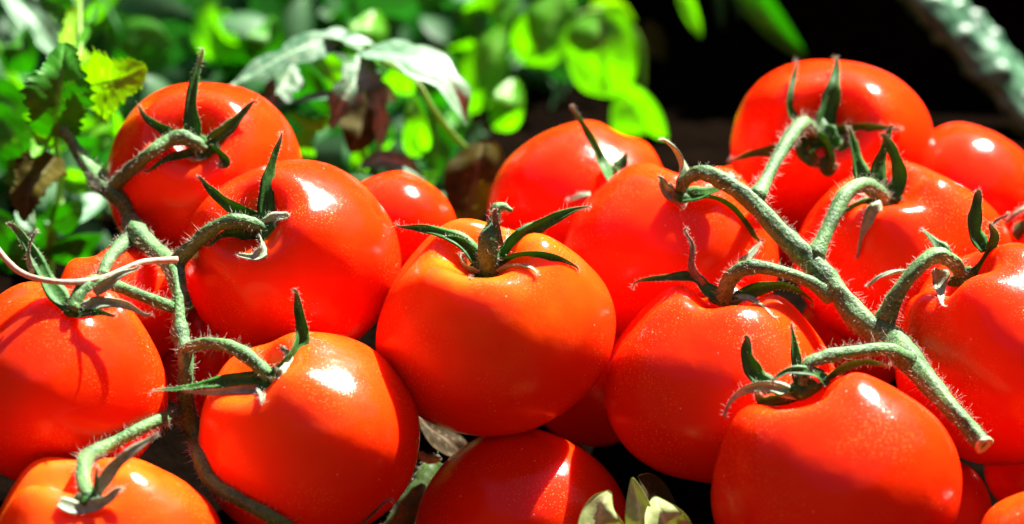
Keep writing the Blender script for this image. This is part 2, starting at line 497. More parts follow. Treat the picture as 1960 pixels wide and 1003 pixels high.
def sepal(pts, wmax, d0, parent, mat, hairs, dz=0.004, roll=None, e=0.85, clr=0.0006, fold=0.35, base_w=0.6):
    """leafy pointed ribbon through pixel points; tip lies dz metres deeper than its foot"""
    pts = [(p[0], p[1]) for p in pts]
    dx, dy = pts[-1][0] - pts[-2][0], pts[-1][1] - pts[-2][1]
    hk = rng.choice((-1, 1)) * rng.uniform(.08, .22)
    pts[-1:] = [(pts[-1][0] - dx * .18, pts[-1][1] - dy * .18), (pts[-1][0] - dy * hk, pts[-1][1] + dx * hk)]
    S = catmull(pts, 6)
    n = len(S)
    L = [0.0]
    for i in range(1, n): L.append(L[-1] + float(np.linalg.norm(S[i] - S[i - 1])))
    L = [l / L[-1] for l in L]
    rows = []
    for s_, u in zip(S, L):
        wv = wmax * min(1.0, base_w + 2.2 * u) * (1 - u) ** e * (1 + .10 * math.sin(u * 17 + wmax)) * 1.0 + 2.0
        rows.append([s_[0], s_[1], wv, d0 + dz * u])
    D = np.array([r_[3] for r_ in rows]); lim = []
    for r_, u in zip(rows, L):
        f = front(r_[0], r_[1]); g = 1e9 if f is None else f - clr
        lim.append(g)
    lim = np.array(lim); D = np.minimum(D, lim)
    for _ in range(6):
        E = D.copy(); E[1:-1] = (D[:-2] + 2 * D[1:-1] + D[2:]) / 4; D = np.minimum(E, lim)
    C = [at(r_[0], r_[1], dd) for r_, dd in zip(rows, D)]
    if roll is None: roll = rng.uniform(-35, 35)
    V, F = [], []
    TIP = []
    prof = [(-1, 0), (-.55, .0), (0, 0), (.55, 0), (1, 0), (.55, 1), (0, 1), (-.55, 1)]
    view = (-FWD + SUN * (0.8 if mat == M_SEPAL_PALE else 0.0)).normalized()
    for i, c in enumerate(C):
        t = (C[min(i + 1, n - 1)] - C[max(i - 1, 0)]).normalized()
        W = t.cross(view)
        if W.length < 1e-3: W = RT.copy()
        W.normalize()
        q = Matrix.Rotation(R(roll + 18 * math.sin(3.1 * L[i] + roll)), 3, t)
        W = q @ W; Nn = W.cross(t).normalized()
        if Nn.dot(view) < 0: Nn = -Nn
        hw = float(rows[i][2] * 0.5 * K * D[i]) / max(0.75, math.cos(R(roll)))
        th = min(0.00045, hw * 0.5)
        wav = 0.10 * math.sin(9 * L[i] + roll)
        for sx, bk in prof:
            z = fold * abs(sx) * hw + wav * sx * hw - bk * th * (1.1 - sx * sx)
            if abs(sx) < 0.1: z -= hw * .16
            V.append(c + W * (sx * hw) + Nn * z)
            TIP.append(float(min(1, max(0, (L[i] - .80) / .18))))
        if hairs is not None:
            for sd in (-1, 1):
                for _ in range(2):
                    if rng.random() < 0.8:
                        hairs.add(c + W * (sd * hw) + Nn * (fold * hw) + t * rng.uniform(-.0004, .0004), W * sd + Nn * rng.uniform(-.4, .7) + t * rng.uniform(-.2, .7), rng.uniform(.00025, .0006), .00003)
                if rng.random() < 0.30:
                    hairs.add(c + W * (sd * hw), W * sd + Nn * rng.uniform(-.6, .8) + t * rng.uniform(-.3, .6), rng.uniform(.0008, .0018), .000036, .6)
            if rng.random() < .8:
                hairs.add(c + W * hw * rng.uniform(-.7, .7) + Nn * th, Nn + W * rng.uniform(-.5, .5), rng.uniform(.0003, .0007), .00003)
    m = 8
    for i in range(n - 1):
        for k in range(m):
            k2 = (k + 1) % m
            F.append((i * m + k, i * m + k2, (i + 1) * m + k2, (i + 1) * m + k))
    F.append(tuple(range(m - 1, -1, -1))); F.append(tuple((n - 1) * m + k for k in range(m)))
    return obj('sepal', V, F, mat, parent, attrs={'tip': TIP})

def hub(c, axis, r, parent, mat, hairs, flat=0.55):
    V, F = [], []
    a = axis.orthogonal().normalized(); b = axis.cross(a)
    nu, nv = 20, 10
    for j in range(nv + 1):
        ph = math.pi * j / nv
        for i in range(nu):
            th = 2 * math.pi * i / nu
            k = 1 + 0.22 * math.cos(5 * th) * math.sin(ph) ** 2
            p = (a * math.cos(th) + b * math.sin(th)) * math.sin(ph) * k + axis * math.cos(ph) * flat
            p = p * (1 + 0.12 * nz(p, 3, r * 1000))
            V.append(c + p * r)
            if hairs is not None and rng.random() < .8 and math.cos(ph) > -.2:
                hairs.add(c + p * r, p, rng.uniform(.0003, .0008), .00003)
    for j in range(nv):
        for i in range(nu):
            i2 = (i + 1) % nu
            F.append((j * nu + i, (j + 1) * nu + i, (j + 1) * nu + i2, j * nu + i2))
    return obj('calyx', V, F, mat, parent)

G, P_, B_ = M_SEPAL, M_SEPAL_PALE, M_SEPAL_BROWN
# per tomato: hub pixel, hub radius px, [sepal points, width, material, options]
CAL = {
 'A1': ((398, 284), 30, [
   ([(375, 275), (366, 205), (376, 140), (390, 92)], 36, G, dict(dz=.006, roll=10)),
   ([(362, 268), (315, 248), (282, 228), (264, 202)], 27, G, dict(dz=.004, roll=-20)),
   ([(400, 272), (436, 246), (464, 218), (488, 191)], 32, G, dict(dz=.003, roll=15)),
   ([(398, 285), (420, 296), (432, 312), (418, 320)], 34, G, dict(e=.5, dz=-.002)),
   ([(390, 296), (378, 306), (362, 304)], 24, P_, dict(e=.5, dz=-.002)),
   ([(372, 290), (320, 305), (278, 332)], 20, G, dict(dz=.003))]),
 'A2': ((508, 437), 34, [
   ([(508, 418), (511, 350), (524, 298), (541, 254)], 38, G, dict(dz=.004, roll=12)),
   ([(492, 412), (440, 392), (402, 362), (379, 336)], 34, G, dict(dz=.004, roll=-20, fold=.5)),
   ([(500, 442), (528, 420), (550, 414)], 30, P_, dict(e=.4, dz=-.002, roll=40)),
   ([(500, 448), (508, 474), (488, 492), (452, 488)], 30, P_, dict(e=.7, dz=-.003)),
   ([(486, 448), (432, 448), (394, 474)], 24, G, dict(dz=.002))]),
 'A4': ((936, 508), 34, [
   ([(918, 505), (885, 466), (842, 446), (800, 437), (756, 433)], 46, G, dict(dz=.006, roll=20, e=1.1)),
   ([(955, 500), (1000, 454), (1050, 424), (1095, 403), (1130, 395)], 46, G, dict(dz=.002, roll=-12, e=.9)),
   ([(940, 522), (975, 497), (1022, 487), (1070, 495), (1110, 514)], 34, G, dict(dz=.001, roll=20, e=1.0)),
   ([(925, 520), (896, 512), (877, 486)], 20, P_, dict(dz=-.002, e=.7)),
   ([(915, 495), (880, 460), (850, 452)], 24, G, dict(dz=.004, roll=-30)),
   ([(950, 500), (968, 470), (972, 440)], 18, P_, dict(dz=.003)),
   ([(925, 512), (900, 484), (892, 456)], 26, G, dict(dz=.001, roll=-20)),
   ([(945, 520), (985, 508), (1015, 512), (1030, 524)], 22, P_, dict(dz=-.001)),
   ([(930, 520), (918, 528), (900, 530)], 20, G, dict(dz=-.001, e=.6))]),
 'A5': ((1172, 332), 22, [
   ([(1165, 345), (1142, 290), (1116, 240), (1092, 202)], 30, G, dict(dz=-.004, roll=20)),
   ([(1180, 330), (1194, 308), (1200, 292)], 34, G, dict(dz=.002, e=.7)),
   ([(1130, 372), (1108, 376), (1086, 384)], 14, P_, dict(dz=-.002))]),
 'A6': ((1298, 376), 24, [
   ([(1300, 362), (1306, 318), (1292, 285), (1266, 263)], 42, P_, dict(dz=-.004, roll=25)),
   ([(1300, 378), (1345, 372), (1385, 358), (1414, 338)], 34, G, dict(dz=-.002, roll=-35)),
   ([(1292, 378), (1274, 362), (1262, 338)], 26, P_, dict(dz=-.003, e=.5)),
   ([(1282, 350), (1292, 380), (1304, 398), (1312, 392)], 10, B_, dict(dz=-.003)),
   ([(1325, 374), (1382, 384), (1424, 422), (1456, 466)], 18, G, dict(dz=.004, roll=40, e=.6))]),
 'A8': ((1386, 572), 26, [
   ([(1384, 576), (1352, 556), (1328, 532), (1275, 532), (1208, 540)], 38, G, dict(dz=.002, roll=20, e=1.2)),
   ([(1348, 545), (1324, 512), (1325, 470), (1308, 438)], 16, B_, dict(dz=.002, e=.7)),
   ([(1402, 535), (1422, 505), (1440, 484), (1456, 464)], 32, P_, dict(dz=.006)),
   ([(1392, 574), (1430, 572), (1462, 588), (1484, 610)], 26, P_, dict(dz=-.002, e=1.1)),
   ([(1400, 570), (1450, 552), (1505, 546), (1562, 578)], 28, G, dict(dz=.006, roll=30)),
   ([(1380, 578), (1400, 582), (1425, 574)], 18, G, dict(dz=-.002))]),
 'A9': ((1535, 745), 34, [
   ([(1478, 748), (1446, 718), (1429, 680), (1431, 643)], 44, G, dict(dz=.002, roll=8, e=.6)),
   ([(1536, 745), (1526, 700), (1520, 655), (1513, 619)], 30, G, dict(dz=.004, roll=10, e=.8)),
   ([(1525, 758), (1472, 740), (1430, 745), (1400, 765), (1384, 798)], 30, P_, dict(dz=-.003, e=1.0)),
   ([(1530, 752), (1490, 762), (1462, 768), (1448, 752)], 34, G, dict(dz=-.003, e=.5)),
   ([(1570, 738), (1606, 706), (1655, 692), (1705, 702)], 20, G, dict(dz=.002, roll=40)),
   ([(1582, 738), (1562, 716), (1512, 710), (1476, 730)], 24, G, dict(dz=-.004, roll=40))]),
 'A10': ((1570, 260), 34, [
   ([(1566, 252), (1545, 290), (1566, 318)], 62, G, dict(dz=-.002, e=.6, roll=0)),
   ([(1570, 250), (1606, 286), (1626, 262)], 56, G, dict(dz=-.001, e=.6, roll=0)),
   ([(1570, 255), (1588, 195), (1598, 150), (1602, 108)], 50, G, dict(dz=.008, roll=15)),
   ([(1545, 250), (1512, 215), (1516, 160), (1527, 115)], 26, G, dict(dz=.008, roll=20)),
   ([(1548, 268), (1490, 286), (1440, 294), (1397, 309)], 32, G, dict(dz=.006, roll=-20)),
   ([(1590, 252), (1640, 243), (1690, 244), (1728, 249)], 24, G, dict(dz=.001, roll=20)),
   ([(1560, 262), (1582, 295), (1584, 328), (1604, 316)], 60, G, dict(dz=-.003, e=.9)),
   ([(1575, 265), (1600, 275), (1625, 262)], 34, G, dict(dz=-.001, e=.6))]),
 'A12': ((1694, 380), 30, [
   ([(1658, 368), (1642, 318), (1632, 275), (1624, 242)], 40, G, dict(dz=.002, roll=12, e=.7)),
   ([(1680, 385), (1678, 325), (1690, 285), (1706, 238)], 44, G, dict(dz=.003, roll=12, e=.7)),
   ([(1700, 385), (1724, 345), (1714, 300), (1690, 255)], 38, G, dict(dz=.001, roll=-15, e=.6)),
   ([(1694, 395), (1668, 420), (1648, 458), (1641, 494)], 42, P_, dict(dz=-.003, e=.9, roll=-30)),
   ([(1668, 386), (1625, 400), (1588, 436)], 24, G, dict(dz=.002))]),
 'A13': ((1843, 530), 28, [
   ([(1884, 482), (1864, 442), (1868, 400), (1873, 363)], 36, G, dict(dz=.002, roll=8, e=.45)),
   ([(1850, 534), (1885, 496), (1902, 455), (1894, 428)], 32, G, dict(dz=-.001, roll=20, e=.5)),
   ([(1896, 440), (1908, 422), (1932, 410)], 7, B_, dict(dz=.002)),
   ([(1800, 515), (1798, 548), (1804, 588)], 44, P_, dict(dz=-.002, e=1.1, roll=0)),
   ([(1765, 520), (1722, 519), (1684, 530), (1658, 550)], 18, P_, dict(dz=.004)),
   ([(1815, 490), (1790, 466), (1764, 437)], 28, G, dict(dz=.004, roll=30))]),
 'A15': ((514, 728), 30, [
   ([(520, 728), (556, 690), (577, 645), (571, 595), (566, 553)], 44, G, dict(dz=-.001, roll=20, e=.75)),
   ([(520, 732), (548, 706), (552, 680), (538, 664)], 22, P_, dict(dz=-.003, e=.5)),
   ([(512, 722), (450, 727), (398, 736), (340, 745), (287, 748)], 26, G, dict(dz=-.003, roll=30, e=.8)),
   ([(512, 742), (450, 746), (400, 750), (350, 749)], 22, P_, dict(dz=-.003, roll=-30, e=.8)),
   ([(498, 734), (502, 752), (501, 773)], 26, P_, dict(dz=-.002, roll=0))]),
 'A16': ((138, 594), 24, [
   ([(132, 594), (98, 552), (70, 500), (42, 452), (17, 426)], 42, G, dict(dz=.006, roll=20, e=.7)),
   ([(62, 525), (55, 480), (70, 438)], 10, B_, dict(dz=.002)),
   ([(146, 600), (190, 580), (240, 584), (287, 607)], 28, P_, dict(dz=.002, roll=30, e=.9)),
   ([(144, 602), (190, 598), (222, 606)], 18, G, dict(dz=-.002)),
   ([(180, 560), (225, 528), (268, 512)], 22, P_, dict(dz=.004))]),
 'A18': ((170, 950), 28, [
   ([(182, 945), (215, 895), (258, 860), (302, 832)], 28, P_, dict(dz=.002, roll=20, e=.6)),
   ([(112, 962), (150, 974), (200, 960), (232, 934)], 30, P_, dict(dz=-.003, e=.4, roll=0, base_w=.8)),
   ([(178, 950), (184, 925), (186, 893)], 10, G, dict(dz=-.002))]),
 'A28': ((590, 1045), 26, [
   ([(545, 1030), (505, 988), (466, 956)], 28, P_, dict(dz=-.004)),
   ([(640, 1050), (705, 990), (748, 952)], 22, B_, dict(dz=-.004))]),
 'A14': ((1950, 440), 18, []),
}
CPT = {}
for k, (hp, hr, seps) in CAL.items():
    t = TOM[k]
    f = front(hp[0], hp[1], [k])
    if f is None: f = t['d']
    f -= 0.0006
    CPT[k] = (hp[0], hp[1], f)
    hs = Hairs()
    hb = hub(at(hp[0], hp[1], f), t['axis'], hr * K * f, t['e'], G, hs)
    for pts, wd, mat, o in seps:
        sepal(pts, wd, f - 0.0015, hb, mat, hs, **o)
    hs.build(t['e'])

# short upright stalk remnant on the central tomato
hs = Hairs()
f4 = CPT['A4'][2] - .001
e4 = TOM['A4']['e']
tube('stalk', [(938, 520, 44, f4), (936, 490, 46, f4 - .003), (934, 462, 42, f4 - .004), (942, 440, 34, f4 - .003), (948, 415, 24, f4 - .002), (950, 398, 22, f4 - .002), (966, 396, 16, f4 - .002), (980, 404, 8, f4 - .002)], M_STEM, e4, hs, fit=False)
sepal([(958, 470), (952, 440), (948, 412), (950, 398)], 13, f4 - .004, e4, M_SEPAL_BROWN, hs, dz=-.001, e=.3)
hs.build(e4)

# ------------------------------------------------------------------ the two vine stems
def cdep(k, extra=-.002): return CPT[k][2] + extra

def vine(name, label, main, peds, keys, tips):
    base = at(main[-1][0], main[-1][1], main[-1][3])
    e = thing(name, base, label, 'vine')
    hs = Hairs()
    S = catmull(main, 7)
    D = fit_depth(S, 1.15)
    _, C, Rd = tube('main_stem', main, M_STEM, e, hs, n_ring=16, clear=1.15)
    for (pts, key) in peds:
        # start depth = depth of the main stem nearest in the picture
        x0, y0 = pts[0][:2]
        i = min(range(len(S)), key=lambda q: (S[q][0] - x0) ** 2 + (S[q][1] - y0) ** 2)
        d_a = depth(C[i])
        d_b = cdep(key) if key in CPT else d_a + .006
        if len(pts[0]) == 3:
            n = len(pts)
            row = []
            for j, p in enumerate(pts):
                u = j / (n - 1)
                row.append((p[0], p[1], p[2], d_a + (d_b - d_a) * u - .004 * math.sin(math.pi * u)))
        tube('stalk', row, M_STEM, e, hs, clear=1.0)
    for t_ in tips: t_(e, hs, C, Rd)
    hs.build(e)
    return e, C, Rd

dl = TOM['A1']['d'] - .03
left_main = [(118, 245, 22, .60), (140, 275, 26, .60), (165, 315, 32, .598), (200, 355, 44, .592), (232, 385, 34, .588), (246, 412, 30, .582), (262, 445, 46, .564), (298, 482, 40, .556), (332, 515, 46, .542),
             (342, 560, 32, .536), (342, 600, 30, .533), (346, 640, 38, .531), (356, 680, 34, .528), (356, 735, 34, .527), (358, 790, 38, .538), (374, 840, 32, .538), (386, 880, 36, .538), (408, 925, 34, .542), (455, 955, 30, .548), (540, 1000, 26, .556), (600, 1040, 24, .562)]
left_peds = [
 ([(212, 362, 34), (255, 320, 30), (305, 280, 30), (342, 263, 34), (372, 272, 32), (392, 286, 24)], 'A1'),
 ([(330, 512, 38), (368, 470, 32), (410, 435, 30), (450, 422, 32), (485, 428, 28), (508, 438, 24)], 'A2'),
 ([(262, 448, 38), (232, 470, 34), (206, 502, 28), (196, 528, 24)], None),
 ([(330, 588, 26), (272, 566, 27), (215, 545, 28), (176, 540, 32), (152, 562, 34), (138, 592, 28)], 'A16'),
 ([(350, 672, 26), (384, 658, 26), (430, 660, 29), (470, 680, 34), (500, 706, 34), (516, 726, 28)], 'A15'),
 ([(350, 790, 32), (298, 806, 30), (232, 840, 30), (178, 868, 33), (160, 888, 34), (160, 925, 32), (168, 950, 26)], 'A18'),
]
def tendril(e, hs, C, Rd):
    tag(tube('tendril', [(-20, 458, 12, .515), (28, 513, 13, .512), (80, 535, 12, .511), (150, 540, 13, .513), (210, 526, 11, .520), (270, 502, 12, .528), (338, 497, 15, .536)], M_TENDRIL, e, None, rough=.09, clear=1.3)[0], 'pale pink tendril reaching to the left edge')
vine('tomato_vine', 'fuzzy green vine stem running down the left side with six bent stalks', left_main, left_peds, None, [tendril])

right_main = [(1300, 366, 24, .566), (1314, 344, 28, .562), (1345, 330, 34, .560), (1390, 350, 36, .558), (1440, 386, 42, .556), (1490, 440, 42, .552), (1532, 482, 50, .550), (1568, 518, 56, .548), (1610, 568, 50, .545), (1655, 620, 58, .542), (1702, 648, 66, .540),
              (1742, 690, 56, .528), (1788, 745, 46, .518), (1830, 792, 40, .512), (1862, 828, 38, .510), (1880, 848, 40, .508)]
right_peds = [
 ([(1448, 378, 40), (1466, 345, 30), (1490, 300, 27), (1516, 258, 30), (1538, 236, 32), (1556, 250, 28)], 'A10'),
 ([(1560, 492, 44), (1580, 448, 32), (1600, 406, 32), (1622, 368, 33), (1652, 354, 36), (1680, 368, 36), (1692, 384, 28)], 'A12'),
 ([(1592, 568, 40), (1545, 537, 28), (1490, 518, 27), (1435, 511, 32), (1404, 526, 36), (1390, 552, 34), (1386, 574, 28)], 'A8'),
 ([(1695, 612, 50), (1718, 562, 34), (1750, 520, 32), (1790, 490, 35), (1822, 500, 33), (1844, 528, 30)], 'A13'),
 ([(1752, 700, 48), (1700, 670, 33), (1632, 673, 29), (1575, 684, 30), (1545, 700, 28), (1536, 740, 24)], 'A9'),
]
def cut_end(e, hs, C, Rd):
    c, r = C[-1], Rd[-1]
    t = (C[-1] - C[-3]).normalized()
    a = t.orthogonal().normalized(); b = t.cross(a)
    V, F = [], []
    n = 18
    for rr, z in ((1.0, .0), (1.04, .45), (.55, .42), (.30, .05)):
        for k in range(n):
            an = 6.2832 * k / n
            V.append(c + (a * math.cos(an) + b * math.sin(an)) * r * rr * (1 + .08 * math.sin(3 * an)) + t * r * z)
    for j in range(3):
        for k in range(n):
            k2 = (k + 1) % n
            F.append((j * n + k, j * n + k2, (j + 1) * n + k2, (j + 1) * n + k))
    F.append(tuple(3 * n + k for k in range(n)))
    tag(obj('cut_end', V, F, M_CUT, e), 'pale cut end of the stem')
vine('tomato_vine', 'thick pale green vine stem running diagonally down the right side to a cut end', right_main, right_peds, None, [cut_end])

# thin stalk crossing the tomato at the right edge
hs = Hairs()
tube('stalk', [(1925, 425, 8, .59), (1945, 408, 10, .59), (1968, 396, 12, .592), (1995, 390, 12, .60)], M_SEPAL_BROWN, TOM['A14']['e'], hs)
hs.build(TOM['A14']['e'])

# dark stub of another stem in the gap at the bottom
e = thing('stem_stub', at(755, 1020, .575), 'dark cut stem stub with a pale tip in the gap at the bottom centre', 'stem')
hs = Hairs()
tube('stub', [(832, 884, 34, .580), (815, 915, 44, .578), (790, 960, 50, .575), (755, 1020, 52, .575)], M_DSTEM, e, hs, fit=False)
tube('tip', [(803, 868, 12, .574), (820, 880, 20, .574), (842, 878, 14, .575)], M_SEPAL_PALE, e, hs, fit=False)
hs.build(e)

# ------------------------------------------------------------------ leaves
def leaf(pts, hw, mat, parent=None, kind='ovate', roll=0, fold=0.25, curl=0.0, name='leaf', nu=26, nv=12, seed=None, wav=0.08, dyaw=0.0, face=None):
    if face is None: face = 1.0 if mat in ('grey', 'white', 'cream') else (0.3 if mat == 'brown' else -0.6)
    """pts (px,py,depth) along the midrib from stalk to tip; hw half width in px"""
    seed = rng.uniform(0, 99) if seed is None else seed
    if kind == 'serrated': nu, nv = 84, 16
    S = catmull(pts, max(3, nu // (len(pts) - 1)))
    C = [at(*s_) for s_ in S]
    n = len(C)
    L = [0.0]
    for i in range(1, n): L.append(L[-1] + (C[i] - C[i - 1]).length)
    tot = L[-1]; L = [l / tot for l in L]
    V, F, A = [], [], []
    th = 0.00012
    for side in (0, 1):
        for i, c in enumerate(C):
            u = L[i]
            t = (C[min(i + 1, n - 1)] - C[max(i - 1, 0)]).normalized()
            W = t.cross(-FWD + SUN * face)
            if W.length < 1e-3: W = RT.copy()
            W.normalize()
            W = Matrix.Rotation(R(roll + dyaw * u), 3, t) @ W
            Nn = t.cross(W).normalized()
            if Nn.dot(-FWD + SUN * face) < 0: Nn = -Nn
            if kind == 'ovate': pf = math.sin(math.pi * min(1, u ** 0.75 * .97 + .02)) ** 0.8
            elif kind == 'blade': pf = min(1, .35 + 3 * u) * (1 - u ** 3) ** .8
            elif kind == 'round': pf = math.sqrt(max(0, 1 - (2 * u - 1) ** 2)) ** 0.9
            elif kind == 'serrated':
                pf = math.sin(math.pi * min(1, u ** 0.7 * .97 + .02)) ** 0.7 * (0.88 + 0.12 * math.sin(u * 14 + seed))
            else: pf = math.sin(math.pi * min(1, u ** 0.8)) ** .7 * (0.62 + 0.38 * abs(math.sin(u * 9.5 + seed)))
            h0 = hw * K * float(S[i][2]) * max(pf, .03)
            for j in range(nv + 1):
                sx = j / nv * 2 - 1
                h = h0
                if kind == 'serrated' and abs(sx) > .7:
                    fr = (u * 9.5 + (0.3 if sx > 0 else 0)) % 1.0
                    h = h0 * (1 + (abs(sx) - .7) / .3 * (0.20 * (1 - fr) - 0.06 + .07 * math.sin(u * 90 + seed)))
                if kind == 'wilt' and abs(sx) > .6:
                    h = h0 * (1 + .2 * nz((u * 9, sx, seed), 1.5))
                vein_ph = (u - abs(sx) * 0.16) * 8.0
                vv = max(0.0, math.cos(2 * math.pi * vein_ph)) ** 14 * (1 - abs(sx) ** 3)
                mid = math.exp(-(sx / .07) ** 2)
                z = fold * abs(sx) * h0 - curl * sx * sx * h0 + h0 * wav * math.sin(u * 8 + 3 * sx + seed) + h0 * .5 * wav * nz((u * 5, sx * 3, seed), 1.4)
                z -= h0 * .05 * (vv + mid)
                V.append(c + W * sx * h + Nn * (z - side * th))
                A.append(min(1.0, vv * .8 + mid))
    m = nv + 1
    o2 = n * m
    for i in range(n - 1):
        for j in range(nv):
            a, b, c_, d_ = i * m + j, i * m + j + 1, (i + 1) * m + j + 1, (i + 1) * m + j
            F.append((a, b, c_, d_)); F.append((o2 + d_, o2 + c_, o2 + b, o2 + a))
    # rim
    rim = [i * m for i in range(n)] + [(n - 1) * m + j for j in range(1, m)] + [i * m + nv for i in range(n - 2, -1, -1)] + [j for j in range(nv - 1, 0, -1)]
    for q in range(len(rim)):
        a, b = rim[q], rim[(q + 1) % len(rim)]
        F.append((a, o2 + a, o2 + b, b))
    return obj(name, V, F, LM[mat], parent, attrs={'vein': A})


def stem_(pts, mat, parent, name='stem'):
    return tube(name, pts, mat, parent, None, n_ring=8, fit=False, rough=.03)[0]

def plant(name, label, cat, root, leaves, stems=()):
    e = thing(name, at(*root), label, cat)
    for a in leaves:
        kw = dict(a[3]) if len(a) > 3 else {}
        kw.setdefault('roll', 0)
        leaf(a[0], a[1], a[2], e, **kw)
    for pts, m in stems: stem_(pts, m, e)
    return e

plant('herb', 'toothed dark green and yellow-green leaves at the upper left beside the topmost left tomato', 'herb plant', (118, 330, .64), [
  ([(105, 262, .606), (110, 200, .600), (118, 140, .600), (122, 82, .606)], 66, 'green', dict(kind='serrated', roll=15, fold=.25)),
  ([(158, 165, .610), (195, 160, .604), (235, 150, .602), (280, 128, .602)], 62, 'yellow', dict(kind='serrated', roll=-20, fold=.15, nu=30)),
  ([(185, 165, .622), (198, 200, .618), (205, 238, .616)], 34, 'yellow', dict(kind='serrated', roll=15)),
  ([(150, 120, .63), (148, 60, .66), (150, 15, .67), (155, -30, .68)], 42, 'yellow', dict(kind='serrated', roll=-30)),
  ([(140, 25, .67), (100, 5, .67), (70, -15, .67)], 26, 'green', dict(kind='serrated', roll=30)),
  ([(150, 110, .64), (170, 60, .66), (188, 10, .67)], 22, 'green', dict(kind='serrated')),
  ([(108, 300, .63), (80, 330, .625), (55, 375, .62), (45, 425, .62)], 52, 'olive', dict(kind='serrated', roll=20)),
  ([(110, 262, .63), (85, 270, .625), (62, 300, .62)], 26, 'lime', dict(kind='serrated')),
  ([(70, 320, .63), (40, 330, .63), (10, 350, .63)], 34, 'green', dict(kind='serrated', roll=20)),
 ], [([(118, 330, 14, .64), (108, 262, 14, .628), (140, 190, 13, .622), (152, 110, 13, .64), (152, 20, 13, .67), (150, -40, 13, .68)], M_LSTEM),
     ([(118, 330, 14, .64), (112, 380, 14, .65), (96, 450, 15, .66), (90, 560, 15, .68)], M_LSTEM)])

plant('leafy_weed', 'pale crinkled leaves low at the left edge above the left edge tomato', 'weed', (90, 560, .72), [
  ([(60, 330, .70), (40, 280, .69), (15, 240, .69), (-20, 215, .70)], 50, 'green', dict(kind='wilt', roll=20)),
  ([(40, 230, .72), (15, 195, .72), (-20, 165, .73)], 40, 'green', dict(roll=20)),
  ([(95, 440, .67), (140, 420, .665), (175, 395, .665), (205, 370, .67)], 52, 'white', dict(roll=-25, wav=.12)),
  ([(100, 430, .655), (135, 410, .65), (158, 385, .65)], 30, 'green', dict(roll=-10)),
  ([(110, 500, .67), (150, 470, .66), (195, 450, .66)], 46, 'green', dict(roll=30)),
  ([(70, 470, .68), (90, 430, .67), (100, 380, .67)], 26, 'green', dict(roll=-30)),
  ([(60, 440, .66), (46, 425, .66), (30, 405, .66)], 14, 'white', {}),
  ([(55, 460, .66), (58, 440, .66), (54, 420, .66)], 12, 'white', {}),
  ([(30, 500, .68), (10, 450, .67), (-10, 400, .67)], 46, 'green', dict(roll=20)),
  ([(20, 520, .68), (35, 490, .67), (30, 450, .67)], 30, 'green', dict(roll=30)),
  ([(120, 340, .70), (160, 350, .69), (205, 340, .69)], 26, 'lime', dict(roll=-30)),
  ([(100, 250, .72), (160, 250, .71), (215, 230, .71)], 44, 'lime', dict(roll=-40, kind='wilt')),
  ([(140, 300, .72), (180, 280, .70), (220, 262, .70)], 30, 'green', dict(roll=-20)),
 ] + [([(x, y, .76), (x + dx, y - 45, .75), (x + 2 * dx, y - 90, .76)], h, m_, dict(roll=dx)) for x, y, dx, h, m_ in ((20, 330, 12, 34, 'green'), (70, 260, -10, 30, 'lime'), (180, 330, 14, 32, 'green'), (215, 200, -8, 32, 'green'), (150, 440, 10, 36, 'green'), (30, 140, 10, 34, 'green'), (230, 280, -14, 30, 'lime'))], [([(90, 560, 14, .70), (70, 470, 12, .68), (50, 360, 11, .70), (35, 250, 10, .72)], M_DSTEM),
     ([(90, 560, 14, .70), (105, 460, 12, .67), (120, 350, 10, .70), (110, 255, 8, .72)], M_LSTEM)])

